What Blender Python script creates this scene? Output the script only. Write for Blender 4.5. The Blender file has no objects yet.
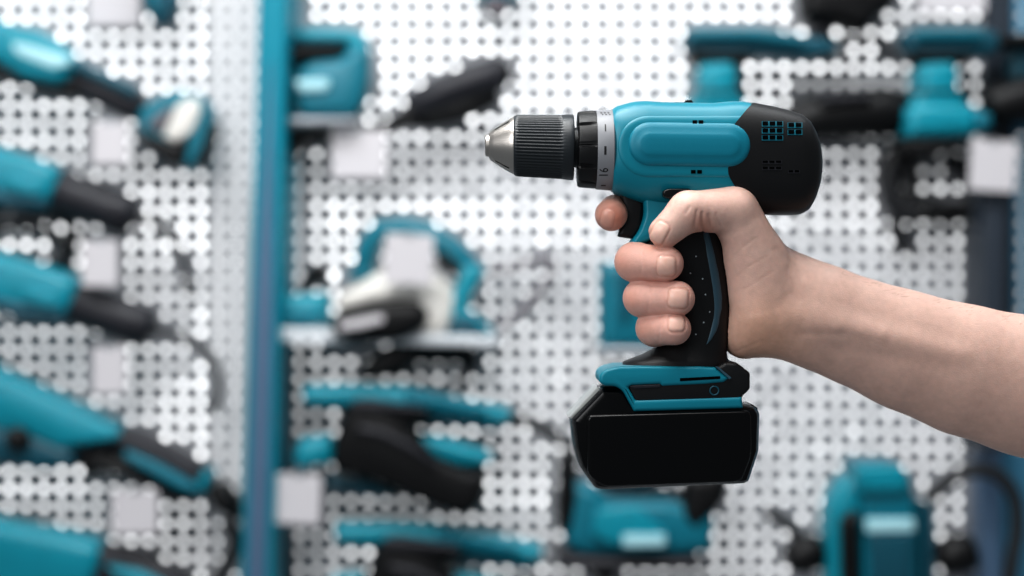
import bpy, math, random
import numpy as np
from mathutils import Vector, Matrix, noise as mnoise

random.seed(7)
C = bpy.context.scene.collection
S = 0.0006            # metres per photo pixel at the drill's plane
D = 1422.0            # camera to drill, in those units
Z0 = 1.30             # camera height
WALL = 1.20           # y of the perforated display wall

def W(px, py, y=0.0):
    """photo pixel + world depth (m, measured from the drill plane) -> world point"""
    f = (D + y / S) / D
    return Vector(((px - 512) * S * f, y, Z0 - (py - 288) * S * f))

def K(y):             # metres per pixel at depth y
    return S * (D + y / S) / D

# ------------------------------------------------------------------ materials
def lin(r, g, b):
    f = lambda c: (c / 255) / 12.92 if c / 255 <= 0.04045 else ((c / 255 + 0.055) / 1.055) ** 2.4
    return (f(r), f(g), f(b), 1)

def mat(name, col, rough=0.5, metal=0.0, spec=0.5, bump=0.0, bscale=400.0, var=0.0, coat=0.0, vscale=20.0):
    m = bpy.data.materials.new(name); m.use_nodes = True
    nt = m.node_tree; b = nt.nodes['Principled BSDF']
    b.inputs['Base Color'].default_value = col
    b.inputs['Roughness'].default_value = rough
    b.inputs['Metallic'].default_value = metal
    b.inputs['Specular IOR Level'].default_value = spec
    b.inputs['Coat Weight'].default_value = coat
    tc = nt.nodes.new('ShaderNodeTexCoord')
    if bump:
        n = nt.nodes.new('ShaderNodeTexNoise'); n.inputs['Scale'].default_value = bscale; n.inputs['Detail'].default_value = 3
        bp = nt.nodes.new('ShaderNodeBump'); bp.inputs['Strength'].default_value = bump; bp.inputs['Distance'].default_value = 0.001
        nt.links.new(tc.outputs['Object'], n.inputs['Vector'])
        nt.links.new(n.outputs['Fac'], bp.inputs['Height']); nt.links.new(bp.outputs['Normal'], b.inputs['Normal'])
    if var:
        n2 = nt.nodes.new('ShaderNodeTexNoise'); n2.inputs['Scale'].default_value = vscale
        mx = nt.nodes.new('ShaderNodeMix'); mx.data_type = 'RGBA'
        mx.inputs['A'].default_value = tuple(c * (1 - var) for c in col[:3]) + (1,)
        mx.inputs['B'].default_value = tuple(min(1, c * (1 + var)) for c in col[:3]) + (1,)
        nt.links.new(tc.outputs['Object'], n2.inputs['Vector'])
        nt.links.new(n2.outputs['Fac'], mx.inputs['Factor']); nt.links.new(mx.outputs['Result'], b.inputs['Base Color'])
    return m

TEAL = mat('drill_teal_plastic', lin(4, 124, 143), 0.38, bump=0.06, bscale=1800, spec=0.45)
TEALP = mat('drill_teal_pad', lin(3, 120, 141), 0.44, bump=0.12, bscale=2600, spec=0.4)
BLACKG = mat('glossy_black_plastic', lin(9, 9, 10), 0.24, spec=0.42, bump=0.02, bscale=900)
BLACKR = mat('matt_black_rubber', lin(15, 15, 17), 0.44, bump=0.16, bscale=2500, spec=0.4)
BLACKB = mat('battery_black_plastic', lin(3, 3, 4), 0.22, spec=0.30, bump=0.03, bscale=1500)
GREYP = mat('button_glint_grey', lin(165, 167, 166), 0.3)
SILVER = mat('silver_collar_paint', lin(136, 137, 141), 0.4, spec=0.4, bump=0.03, bscale=1200)
SLEEVE = mat('chuck_sleeve_plastic', lin(34, 39, 43), 0.42, bump=0.06, bscale=1500)
BLUEG = mat('blue_grey_rubber', lin(52, 82, 96), 0.5, bump=0.12, bscale=2000)
DARKHOLE = mat('vent_dark', lin(3, 4, 5), 0.9, spec=0.05)
INK = mat('black_ink', lin(18, 18, 20), 0.6)
DOT = mat('grip_dot_plastic', lin(170, 180, 185), 0.5)

STEEL = mat('chuck_steel', lin(186, 180, 174), 0.3, metal=1.0)
def _steel():
    nt = STEEL.node_tree; b = nt.nodes['Principled BSDF']
    tc = nt.nodes.new('ShaderNodeTexCoord'); mp = nt.nodes.new('ShaderNodeMapping'); mp.inputs['Scale'].default_value = (3000, 60, 60)
    n = nt.nodes.new('ShaderNodeTexNoise'); n.inputs['Scale'].default_value = 1; n.inputs['Detail'].default_value = 4
    r = nt.nodes.new('ShaderNodeMapRange'); r.inputs['To Min'].default_value = 0.2; r.inputs['To Max'].default_value = 0.46
    nt.links.new(tc.outputs['Object'], mp.inputs['Vector']); nt.links.new(mp.outputs['Vector'], n.inputs['Vector'])
    nt.links.new(n.outputs['Fac'], r.inputs['Value']); nt.links.new(r.outputs['Result'], b.inputs['Roughness'])
_steel()

# shop tools further back
T1 = mat('tool_teal', lin(0, 134, 152), 0.4, var=0.12)
T2 = mat('tool_teal_deep', lin(0, 108, 126), 0.42, var=0.12)
T3 = mat('tool_petrol', lin(14, 78, 94), 0.45, var=0.12)
K1 = mat('tool_black', lin(7, 7, 9), 0.5, spec=0.35, var=0.2)
K2 = mat('tool_charcoal', lin(38, 38, 44), 0.48, spec=0.4, var=0.15)
K3 = mat('tool_grey_brown', lin(104, 98, 104), 0.5, var=0.1)
CREAM = mat('tool_cream_casting', lin(222, 218, 212), 0.45, var=0.05)
PALE = mat('pale_badge_or_glint', lin(178, 222, 230), 0.4)
TAGW = mat('price_tag_card', lin(204, 200, 203), 0.6, var=0.03)
METAL = mat('tool_metal', lin(170, 172, 176), 0.35, metal=0.8)
CORD = mat('rubber_cord', lin(30, 31, 34), 0.55, var=0.1)
POSTB = mat('post_slate_paint', lin(84, 108, 134), 0.45, var=0.04)
POSTT = mat('post_teal_edge', lin(0, 126, 146), 0.5, spec=0.25, var=0.04)
POSTD = mat('post_dark_paint', lin(44, 52, 62), 0.5, var=0.08)
PANEL = mat('perforated_steel_paint', lin(150, 151, 155), 0.6, var=0.06)
STRIP = mat('panel_edge_paint', lin(198, 197, 199), 0.55, var=0.03)
SHELF = mat('shelf_light_paint', lin(218, 222, 226), 0.5, var=0.05)
SIDEB = mat('side_blue_paint', lin(62, 122, 150), 0.55, var=0.06)

# ------------------------------------------------------------------ object helpers
def root_of(o):
    while o.parent: o = o.parent
    return o

def obj(name, verts, faces, m, parent=None, smooth=35, label=None):
    off = root_of(parent).location if parent else Vector((0, 0, 0))
    me = bpy.data.meshes.new(name)
    me.from_pydata([tuple(Vector(v) - off) for v in verts], [], [tuple(f) for f in faces])
    mats = m if isinstance(m, (list, tuple)) else [m]
    for k in mats: me.materials.append(k)
    import bmesh
    bm = bmesh.new(); bm.from_mesh(me); bmesh.ops.recalc_face_normals(bm, faces=bm.faces[:]); bm.to_mesh(me); bm.free()
    me.polygons.foreach_set('use_smooth', [True] * len(me.polygons))
    me.update()
    if smooth < 180: me.set_sharp_from_angle(angle=math.radians(smooth))
    o = bpy.data.objects.new(name, me); C.objects.link(o)
    if parent: o.parent = parent
    if label: o['label'] = label
    return o

def thing(name, label, cat, loc, group=None):
    o = bpy.data.objects.new(name, None); C.objects.link(o)
    o.location = loc; o.empty_display_size = 0.02
    o['label'] = label; o['category'] = cat
    if group: o['group'] = group
    return o

def tag(o, label, cat, group=None):
    o['label'] = label; o['category'] = cat
    if group: o['group'] = group
    return o

def struct(o):
    o['kind'] = 'structure'; return o

class MB:
    """collects shapes into one mesh"""
    def __init__(s): s.v = []; s.f = []; s.mi = []
    def add(s, vf, mi=0):
        v, f = vf; n = len(s.v)
        s.v += list(v); s.f += [tuple(i + n for i in q) for q in f]; s.mi += [mi] * len(f); return s
    def build(s, name, m, parent=None, smooth=35, label=None):
        o = obj(name, s.v, s.f, m, parent, smooth, label)
        o.data.polygons.foreach_set('material_index', s.mi); return o

# ------------------------------------------------------------------ shape helpers
def fillet(pts, r, n=4):
    out = []; N = len(pts)
    for i in range(N):
        p = Vector(pts[i][:2]); a = Vector(pts[i - 1][:2]); b = Vector(pts[(i + 1) % N][:2])
        rr = pts[i][2] if len(pts[i]) > 2 else r
        la, lb = (a - p).length, (b - p).length
        c = min(rr, 0.48 * la, 0.48 * lb)
        la, lb = max(la, 1e-9), max(lb, 1e-9)
        s = p + (a - p) / la * c; e = p + (b - p) / lb * c
        for k in range(n + 1):
            t = k / n
            q = s * (1 - t) ** 2 + p * 2 * t * (1 - t) + e * t * t
            out.append((q.x, q.y))
    return out

def inset(pts, d):
    N = len(pts); A = sum(pts[i - 1][0] * pts[i][1] - pts[i][0] * pts[i - 1][1] for i in range(N))
    sg = 1 if A > 0 else -1; out = []
    for i in range(N):
        p = Vector(pts[i]); a = p - Vector(pts[i - 1]); b = Vector(pts[(i + 1) % N]) - p
        if a.length < 1e-12: a = b
        if b.length < 1e-12: b = a
        a.normalize(); b.normalize()
        na = Vector((-a.y, a.x)) * sg; nb = Vector((-b.y, b.x)) * sg
        m = na + nb
        if m.length < 1e-6: m = na
        m.normalize(); c = max(0.45, m.dot(na))
        q = p + m * (d / c); out.append((q.x, q.y))
    return out

def safe_inset(raw, d):
    """largest inset <= d that turns no edge round"""
    N = len(raw); p0 = [p[:2] for p in raw]
    for _ in range(14):
        q = inset(p0, d)
        ok = all((p0[(i + 1) % N][0] - p0[i][0]) * (q[(i + 1) % N][0] - q[i][0]) + (p0[(i + 1) % N][1] - p0[i][1]) * (q[(i + 1) % N][1] - q[i][1]) > 0 for i in range(N))
        if ok: return d
        d *= 0.75
    return 0.0

def prism_xz(raw, y0, y1, bevel=0.0, seg=3, n=4):
    """raw: (x, z, corner radius) in metres, extruded from y0 (near) to y1; edges rounded by bevel"""
    rings = []
    if bevel > 0:
        bevel = min(bevel, (y1 - y0) * 0.49)
        sc = safe_inset(raw, bevel) / bevel
        for k in range(seg + 1):
            a = math.pi / 2 * k / seg
            rings.append((sc * bevel * (1 - math.sin(a)), y0 + bevel * (1 - math.cos(a))))
        for k in range(seg, -1, -1):
            a = math.pi / 2 * k / seg
            rings.append((sc * bevel * (1 - math.sin(a)), y1 - bevel * (1 - math.cos(a))))
    else: rings = [(0, y0), (0, y1)]
    v = []; f = []; N = 0
    for ins, y in rings:
        q = inset([p[:2] for p in raw], ins) if ins > 1e-9 else [p[:2] for p in raw]
        q = [(a[0], a[1], max(b[2] - ins * 0.5, b[2] * 0.35, 1e-6)) for a, b in zip(q, raw)]
        q = fillet(q, 0, n); N = len(q)
        for x, z in q: v.append((x, y, z))
    for r in range(len(rings) - 1):
        for i in range(N):
            j = (i + 1) % N
            f.append((r * N + i, r * N + j, (r + 1) * N + j, (r + 1) * N + i))
    f.append(tuple(range(N - 1, -1, -1))); f.append(tuple((len(rings) - 1) * N + i for i in range(N)))
    return v, f

def prism(px_pts, ref, y0, y1, bevel=0.0, r=0.0, seg=3, n=4):
    """outline in photo pixels as seen at depth ref (m)"""
    q = []; k = K(ref)
    for p in px_pts:
        w = W(p[0], p[1], ref); q.append((w.x, w.z, (p[2] if len(p) > 2 else r) * k))
    return prism_xz(q, y0, y1, bevel, seg, n)

def bar(px_pts, y, th, bevel=None, r=6.0):
    b = min(th * 0.32, 0.016) if bevel is None else bevel
    return prism(px_pts, y - th / 2, y - th / 2, y + th / 2, b, r)

def rod(pts, radii, n=18, flat=1.0, round_end=True):
    """tapered tube through world points; flat squashes it along y"""
    P = [Vector(p) for p in pts]; R = list(radii); M = len(P)
    rings = []
    def frame(i):
        t = (P[min(i + 1, M - 1)] - P[max(i - 1, 0)]).normalized()
        u = t.cross(Vector((0, 1, 0)))
        if u.length < 1e-4: u = t.cross(Vector((1, 0, 0)))
        u.normalize(); w = t.cross(u).normalized(); return t, u, w
    def ring(c, r, u, w): rings.append([c + u * (math.cos(2 * math.pi * k / n) * r) + w * (math.sin(2 * math.pi * k / n) * r * flat) for k in range(n)])
    t, u, w = frame(0)
    if round_end:
        for a in (80, 50, 25): ring(P[0] - t * (R[0] * 0.35 * math.sin(math.radians(a))), R[0] * math.cos(math.radians(a)), u, w)
    for i in range(M):
        t, u, w = frame(i); ring(P[i], R[i], u, w)
    if round_end:
        for a in (25, 50, 80): ring(P[-1] + t * (R[-1] * 0.35 * math.sin(math.radians(a))), R[-1] * math.cos(math.radians(a)), u, w)
    v = [tuple(p) for r in rings for p in r]; f = []
    for r in range(len(rings) - 1):
        for k in range(n):
            j = (k + 1) % n
            f.append((r * n + k, r * n + j, (r + 1) * n + j, (r + 1) * n + k))
    f.append(tuple(range(n - 1, -1, -1))); f.append(tuple((len(rings) - 1) * n + k for k in range(n)))
    return v, [q[::-1] for q in f] if False else f

def spline(pts, n=8):
    P = [Vector(p) for p in pts]; out = []
    for i in range(len(P) - 1):
        a, b, c, d = P[max(i - 1, 0)], P[i], P[i + 1], P[min(i + 2, len(P) - 1)]
        for k in range(n):
            t = k / n
            out.append(0.5 * ((2 * b) + (c - a) * t + (2 * a - 5 * b + 4 * c - d) * t * t + (3 * b - a - 3 * c + d) * t ** 3))
    out.append(P[-1]); return out

def cable(px_pts, y, rpx=3.5, n=10):
    pts = spline([W(p[0], p[1], p[2] if len(p) > 2 else y) for p in px_pts], 7)
    return rod(pts, [rpx * K(y)] * len(pts), n)

def prod(px_pts, rpx, y, n=20, flat=1.0):
    """tapered tube from pixel points / pixel radii at depth y"""
    return rod([W(p[0], p[1], p[2] if len(p) > 2 else y) for p in px_pts], [r * K(y) for r in rpx], n, flat)

def lathe_x(profile, cy, n=64, d0=0.0, rfun=None, slope=0.0, x0=514):
    """profile of (px, r_px) turned about the drill's axis at photo row cy"""
    v = []; f = []
    for (x, r) in profile:
        for k in range(n):
            a = 2 * math.pi * k / n
            rr = r if rfun is None else rfun(x, r, a)
            v.append(((x - 512) * S, (d0 + -math.cos(a) * rr) * S, Z0 - (cy + slope * (x - x0) - 288) * S + math.sin(a) * rr * S))
    for i in range(len(profile) - 1):
        for k in range(n):
            j = (k + 1) % n
            f.append((i * n + k, i * n + j, (i + 1) * n + j, (i + 1) * n + k))
    f.append(tuple(range(n - 1, -1, -1))); f.append(tuple((len(profile) - 1) * n + k for k in range(n)))
    return v, [q[::-1] for q in f]
# ================================================================== the drill
drill = thing('cordless_drill', 'teal and black cordless drill with silver-nosed chuck held level in a bare hand', 'drill', W(690, 487, 0))
U = lambda px, py, d: Vector(((px - 512) * S, d * S, Z0 - (py - 288) * S))      # drill space: photo pixels at the drill's own plane
def FU(px, py, d):                                                             # point that is seen at px,py but stands d nearer/farther
    f = (D + d) / D; return Vector(((px - 512) * S * f, d * S, Z0 - (py - 288) * S * f))

def interp(tab, x):
    xs = [t[0] for t in tab]
    return [float(np.interp(x, xs, [t[k] for t in tab])) for k in range(1, len(tab[0]))]

#        x     top     bottom  half-depth
BODY = [(611.5, 110.0, 191.0, 36), (615, 107.5, 194.0, 38), (622, 105.3, 197.0, 39.5), (632, 102.6, 201.0, 40.5), (645, 101.8, 205, 41),
        (660, 102.9, 207, 41), (712, 103.9, 210, 41), (730, 102.2, 212, 41), (742, 102.4, 213, 41), (752, 104.4, 213.6, 41), (770, 107.6, 214.0, 41),
        (790, 112.6, 214.6, 40.5), (800, 116.4, 213.6, 39), (807, 122, 209.5, 36.5), (812, 131, 201, 33), (816, 142, 189, 27), (818.5, 153, 176, 18)]
NEXP = 2.7
def section(x, a, grow=0.0):
    t, b, hd = interp(BODY, x)
    c = (t + b) / 2; hh = (b - t) / 2 + grow; hd += grow
    ca, sa = math.cos(a), math.sin(a)
    py = c - math.copysign(abs(sa) ** (2 / NEXP), sa) * hh
    d = -math.copysign(abs(ca) ** (2 / NEXP), ca) * hd
    return py, d
def surf(x, py):
    """depth of the near side of the body at (x, row), drill space"""
    t, b, hd = interp(BODY, x); c = (t + b) / 2; hh = (b - t) / 2
    q = min(0.999, abs(py - c) / hh)
    return -hd * (1 - q ** NEXP) ** (1 / NEXP)

NA = 72
def body_loft(xs, grow=0.0, xmap=None):
    v = []; f = []
    for i, x in enumerate(xs):
        for k in range(NA):
            a = 2 * math.pi * k / NA
            py, d = section(x, a, grow)
            xx = x
            if xmap:
                xx = xmap(i, x, py, d); py, d = section(xx, a, grow)
            v.append(U(xx, py, d))
    for i in range(len(xs) - 1):
        for k in range(NA):
            j = (k + 1) % NA
            f.append((i * NA + k, i * NA + j, (i + 1) * NA + j, (i + 1) * NA + k))
    f.append(tuple(range(NA))); f.append(tuple((len(xs) - 1) * NA + k for k in range(NA)))
    return v, f

obj('housing', *body_loft([611.5, 613, 615, 619, 622, 627, 632, 638, 645, 652, 660, 685, 712, 721, 730, 736, 742, 752, 770]), TEAL, drill, 40)
SEAM = [(100, 753), (106, 751), (128, 733), (140, 735), (160, 731), (170, 728), (178, 728.5), (190, 736), (204, 752), (216, 762)]
def rear_map(i, x, py, d):
    w = [1, 1, .8, .45, .2][i] if i < 5 else 0
    if d < 0: py = 288 + (py - 288) * D / (D + d)
    sx = float(np.interp(py, [s[0] for s in SEAM], [s[1] for s in SEAM]))
    if d < 0: sx = 512 + (sx - 512) * (D + d) / D
    return x + (sx - x) * w
RX = [752, 752.2, 760, 768, 778, 786, 794, 800, 804, 807, 810, 812, 814, 816, 818.5]
rc = body_loft(RX, 0.9, rear_map)
# first ring tucks into the housing so the edge reads as a step
for k in range(NA):
    p = rc[0][k]; c = U(0, 158, 0); rc[0][k] = Vector((p.x, p.y * 0.95, c.z + (p.z - c.z) * 0.95))
rear = obj('motor_cover', *rc, BLACKR, drill, 40)

def SU(px, py, h, grow=0.0):
    d = -41.0
    for _ in range(4):
        f = (D + d) / D; x, y = 512 + (px - 512) * f, 288 + (py - 288) * f
        t, b, hd = interp(BODY, x); c = (t + b) / 2; q = min(0.9995, abs(y - c) / ((b - t) / 2 + grow))
        d = -(hd + grow) * (1 - q ** NEXP) ** (1 / NEXP) - h
    return U(x, y, d)
def surf_patch(outline_fn, rings, n=64):
    """outline_fn(k, inset)->(px,py); rings: (inset, height) from rim to middle"""
    v = []; f = []
    for ins, h in rings:
        for k in range(n):
            x, y = outline_fn(k / n, ins); v.append(SU(x, y, h))
    for r in range(len(rings) - 1):
        for k in range(n):
            j = (k + 1) % n; f.append((r * n + k, r * n + j, (r + 1) * n + j, (r + 1) * n + k))
    f.append(tuple((len(rings) - 1) * n + k for k in range(n)))
    return v, f
def slot(xa, xb, yc, r, tilt=0.0):
    def fn(t, ins):
        rr = max(r - ins, 0.05); L = (xb - xa) - 2 * r; tot = 2 * L + 2 * math.pi * r; s = t * tot
        if s < L: x, y = xa + r + s, yc - rr
        elif s < L + math.pi * r:
            a = (s - L) / r; x, y = xb - r + rr * math.sin(a), yc - rr * math.cos(a)
        elif s < 2 * L + math.pi * r: x, y = xb - r - (s - L - math.pi * r), yc + rr
        else:
            a = (s - 2 * L - math.pi * r) / r; x, y = xa + r - rr * math.sin(a), yc + rr * math.cos(a)
        return x, y + tilt * (x - xa)
    return fn
# long recessed-looking shoulder around the pad, then the pad itself
obj('side_panel', *surf_patch(slot(617.5, 785, 146.5, 31), [(0, -1.0), (0.6, 0.3), (2.2, 0.75), (5, 0.7), (8, 0.4), (20, 0.1), (28, 0.1)], 128), TEAL, drill, 70)
obj('side_pad', *surf_patch(slot(628, 751, 143.6, 22.3, 0.014), [(0, -1.0), (0.8, 0.9), (3, 2.2), (6, 3.0), (9, 3.3), (11, 4.2), (13, 4.7), (17, 4.8), (21, 4.9)], 96), TEALP, drill, 80)

def plate(x0, x1, y0, y1, h, grow=0.0, depth=1.6):
    c = [(x0, y0), (x1, y0), (x1, y1), (x0, y1)]
    v = [SU(x, y, h, grow) for x, y in c] + [SU(x, y, -depth, grow) for x, y in c]
    return v, [(0, 1, 2, 3), (7, 6, 5, 4), (0, 4, 5, 1), (1, 5, 6, 2), (2, 6, 7, 3), (3, 7, 4, 0)]
for (x0, y0) in ((692.5, 120.2), (691, 170.0)):
    mb = MB()
    for k in range(2): mb.add(plate(x0 + k * 6.2, x0 + 4.6 + k * 6.2, y0, y0 + 3.6, 1.3))
    mb.build('air_slot', DARKHOLE, drill)
for (x0, x1, y0, rows, cols) in ((761.8, 783.2, 121.2, 3, 3), (787.6, 802.4, 122.6, 2, 2), (762, 782, 160.5, 2, 3), (788, 800, 170.0, 1, 2)):
    mb = MB(); lower = y0 > 150
    for r in range(rows):
        yy = y0 + r * (7.0 if not lower else 6.2); hh = 5.4 if not lower else 3.4
        mb.add(plate(x0, x1, yy, yy + hh, 0.45, 1.1), 1)
        cw = (x1 - x0) / cols
        for k in range(cols): mb.add(plate(x0 + k * cw + 0.7, x0 + (k + 1) * cw - 0.9, yy + 0.2, yy + hh - 1.2, 0.9, 1.1), 0)
    mb.build('air_vent', [DARKHOLE, T2 if not lower else K2], rear)
obj('top_screw_boss', *prism([(683, 104), (685, 100.8), (691, 100.8), (693, 104)], 0, -6 * S, 6 * S, 0.6 * S), BLACKR, drill)

# chuck
CY = 145.6
def ribs(x, r, a):
    w = min(1, max(0, (x - 516) / 2)) * min(1, max(0, (562.5 - x) / 2))
    return r - (1.15 * w * (0.5 + 0.5 * math.cos(a * 58)))
prof = [(513, 24), (513, 27.5), (514, 29.2), (516, 30.4)] + [(516 + k * 2.4, 30.7 + k * 0.06) for k in range(1, 20)] + [(562, 31.9), (563, 32.1), (569, 32.6), (572.2, 32.7), (573.4, 32), (573.6, 20), (580, 20)]
chuck = obj('chuck_sleeve', *lathe_x(prof, CY, 348, rfun=ribs, slope=0.031), SLEEVE, drill, 60)
nose = obj('chuck_nose', *lathe_x([(489.2, 9.5), (489.4, 13.6), (490.6, 14.8), (495, 17.6), (502, 22.2), (509, 26.4), (511.5, 27.7), (513.4, 28.4), (514.0, 28.4), (514.0, 20)], CY, 64, slope=0.0), STEEL, drill, 40)
obj('chuck_bore_ring', *lathe_x([(485.2, 6.5), (485.2, 9.6), (486, 10.7), (489.6, 11.2), (489.6, 6)], CY, 48), STEEL, nose, 40)
mb = MB()
for k in range(3):                       # the three jaw slots
    a = math.radians(177 + 120 * k)
    ax = []
    for (x, r) in ((495, 17.9), (509, 26.7)):
        for s in (-1, 1):
            ax.append(U(x, CY - math.sin(a + s * 0.035) * r, -math.cos(a + s * 0.035) * r))
            ax.append(U(x, CY - math.sin(a + s * 0.035) * (r - 2), -math.cos(a + s * 0.035) * (r - 2)))
    mb.add((ax, [(0, 2, 6, 4), (1, 5, 7, 3), (0, 1, 3, 2), (4, 6, 7, 5), (0, 4, 5, 1), (2, 3, 7, 6)]))
mb.build('jaw_slot', DARKHOLE, nose)
# torque ring with finger notches, and the printed collar
TC = 149.6
def notch(x, r, a):
    ph = (a * 11 / (2 * math.pi)) % 1.0
    w = min(1, max(0, (594.5 - x) / 3))
    return r - w * (2.4 if ph < 0.10 else (1.2 if ph < 0.16 or ph > 0.97 else 0.0))
obj('torque_ring', *lathe_x([(577.4, 20), (577.4, 36.4), (578.2, 37.4), (580, 37.9), (588, 38.5), (593, 38.8), (595.4, 38.8), (595.8, 37)], TC, 220, rfun=notch), BLACKR, drill, 30)
collar = obj('number_collar', *lathe_x([(595.6, 36), (595.6, 39.0), (596.4, 39.5), (611.4, 40.5), (612.4, 39.5), (612.4, 36)], TC + 0.4, 96), SILVER, drill, 40)
def on_collar(px, py):
    px = 512 + (px - 512) * 0.973
    r = float(np.interp(px, [596.4, 611.4], [39.5, 40.5])) + 0.14
    q = max(-0.999, min(0.999, (py - TC - 0.4) / r))
    return U(px, py, -r * math.sqrt(1 - q * q))
def collar_patch(x0, x1, y0, y1, n=6):
    v = []; f = []
    for k in range(n + 1):
        y = y0 + (y1 - y0) * k / n
        v += [on_collar(x0, y), on_collar(x1, y)]
    for k in range(n): f.append((2 * k, 2 * k + 1, 2 * k + 3, 2 * k + 2))
    return v, f
obj('scale_mark', *collar_patch(605.0, 606.3, 128.0, 135.4), INK, collar)
obj('scale_mark', *collar_patch(604.2, 606.4, 150.2, 158.4), INK, collar)
mb = MB()
for k in range(3): mb.add(collar_patch(601.6 + k * 3.6, 603.4 + k * 3.6, 114.6, 116.0, 2)).add(collar_patch(602.8 + k * 3.6, 604.4 + k * 3.6, 116.8, 118.0, 2))
mb.build('drilling_symbol', INK, collar)
def text_mesh(s, size):
    cu = bpy.data.curves.new('lettering', 'FONT'); cu.body = s; cu.size = size; cu.resolution_u = 4; cu.offset = 0.022
    to = bpy.data.objects.new('lettering', cu); C.objects.link(to)
    bpy.context.view_layer.update()
    dg = bpy.context.evaluated_depsgraph_get()
    me = bpy.data.meshes.new_from_object(to.evaluated_get(dg))
    v = [tuple(p.co) for p in me.vertices]; f = [tuple(p.vertices) for p in me.polygons]
    bpy.data.objects.remove(to); bpy.data.curves.remove(cu); bpy.data.meshes.remove(me)
    return v, f
def collar_text(s, size, xbase, yc, name):
    v, f = text_mesh(s, size)
    xs = [p[0] for p in v]; w0 = (min(xs) + max(xs)) / 2
    # text reads upward: its right is up the ring, its up is toward the chuck
    obj(name, [on_collar(xbase - p[1], yc - (p[0] - w0) * 0.72) for p in v], f, INK, collar)
collar_text('16', 12.6, 608.4, 174.4, 'torque_number')
obj('scale_mark', *collar_patch(602.4, 607.2, 186.2, 187.2, 2), INK, collar)

# trigger, neck, grip
obj('trigger', *prism([(619, 192), (641, 192), (643, 206), (641, 228), (633, 239, 3), (617, 236.5, 3), (621, 226, 5), (624, 210, 4)], 0, -11 * S, 11 * S, 4 * S, 2 * S), BLACKR, drill)
obj('neck', *prism([(641, 188), (720, 188), (712, 210), (690, 214), (668, 224), (654, 240), (634, 247), (628.5, 243.2), (637, 232, 5), (643, 216, 8)], 0, -21 * S, 21 * S, 9 * S, 2, 5, 5), TEAL, drill, 50)
obj('reverse_switch', *prism([(662.5, 191), (668, 188.5), (690, 188.5), (690, 199), (668, 199), (663, 196)], -40 * S, -42.5 * S, -20 * S, 2 * S, 2), BLACKG, drill)

GRIP = [(198, 690, 736, 24), (206, 682, 736, 25), (216, 668, 735, 26), (226, 652, 733, 26.5), (236, 641, 731, 26), (246, 641, 729.5, 27), (260, 652, 729, 27), (280, 658, 729, 27), (300, 664, 729.5, 27),
        (318, 667.5, 729.5, 27), (332, 666, 728.5, 27.5), (342, 660.5, 727.5, 28), (349, 652, 726.5, 29.5), (354, 643, 726.5, 31), (358.5, 631, 727.5, 33.5), (361.5, 623.5, 729, 35), (367, 621, 730, 35.5)]
def grip_at(py): return interp(GRIP, py)
def grip_surf(px, py):
    l, r, hd = grip_at(py); c = (l + r) / 2; h = (r - l) / 2
    q = min(0.999, abs(px - c) / h); return -hd * (1 - q ** 2.3) ** (1 / 2.3)
v = []; f = []; NG = 56
for (py, l, r, hd) in GRIP:
    for k in range(NG):
        a = 2 * math.pi * k / NG; ca, sa = math.cos(a), math.sin(a)
        v.append(U((l + r) / 2 + math.copysign(abs(ca) ** (2 / 2.3), ca) * (r - l) / 2, py, math.copysign(abs(sa) ** (2 / 2.3), sa) * hd))
for i in range(len(GRIP) - 1):
    for k in range(NG):
        j = (k + 1) % NG; f.append((i * NG + k, i * NG + j, (i + 1) * NG + j, (i + 1) * NG + k))
f.append(tuple(range(NG))); f.append(tuple((len(GRIP) - 1) * NG + k for k in range(NG)))
grip = obj('grip', v, f, BLACKR, drill, 60)
# blue-grey soft strip down the back of the grip
ST = [(226, 699.0, 702.5), (240, 700.5, 707.5), (256, 703, 712), (272, 706, 715.5), (286, 708.5, 718), (298, 710, 719.4), (308, 710.5, 719.0), (316, 710, 716.8), (322, 708.6, 716.0), (330, 706.5, 713.5), (338, 704.2, 708.5), (343, 702.6, 703.6)]
v = []; f = []
for (py, a, b) in ST:
    for k in range(6):
        x = a + (b - a) * k / 5; h = 0.9 if 0 < k < 5 else -0.3
        v.append(U(x, py, grip_surf(x, py) - h))
for i in range(len(ST) - 1):
    for k in range(5): f.append((i * 6 + k, i * 6 + k + 1, i * 6 + 7 + k, i * 6 + 6 + k))
obj('grip_strip', v, f, BLUEG, grip, 80)
mb = MB()
for (x, y) in ((687, 273.5), (692.5, 257), (699, 279), (701.8, 294.5), (706, 311.5), (700, 321.8), (692.3, 333.5), (689, 300)):
    d = grip_surf(x, y) - 0.35
    mb.add(([U(x + 0.8 * math.cos(a), y + 0.8 * math.sin(a), d) for a in [k * math.pi / 4 for k in range(8)]], [tuple(range(8))]))
mb.build('grip_dot', DOT, grip)

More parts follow.
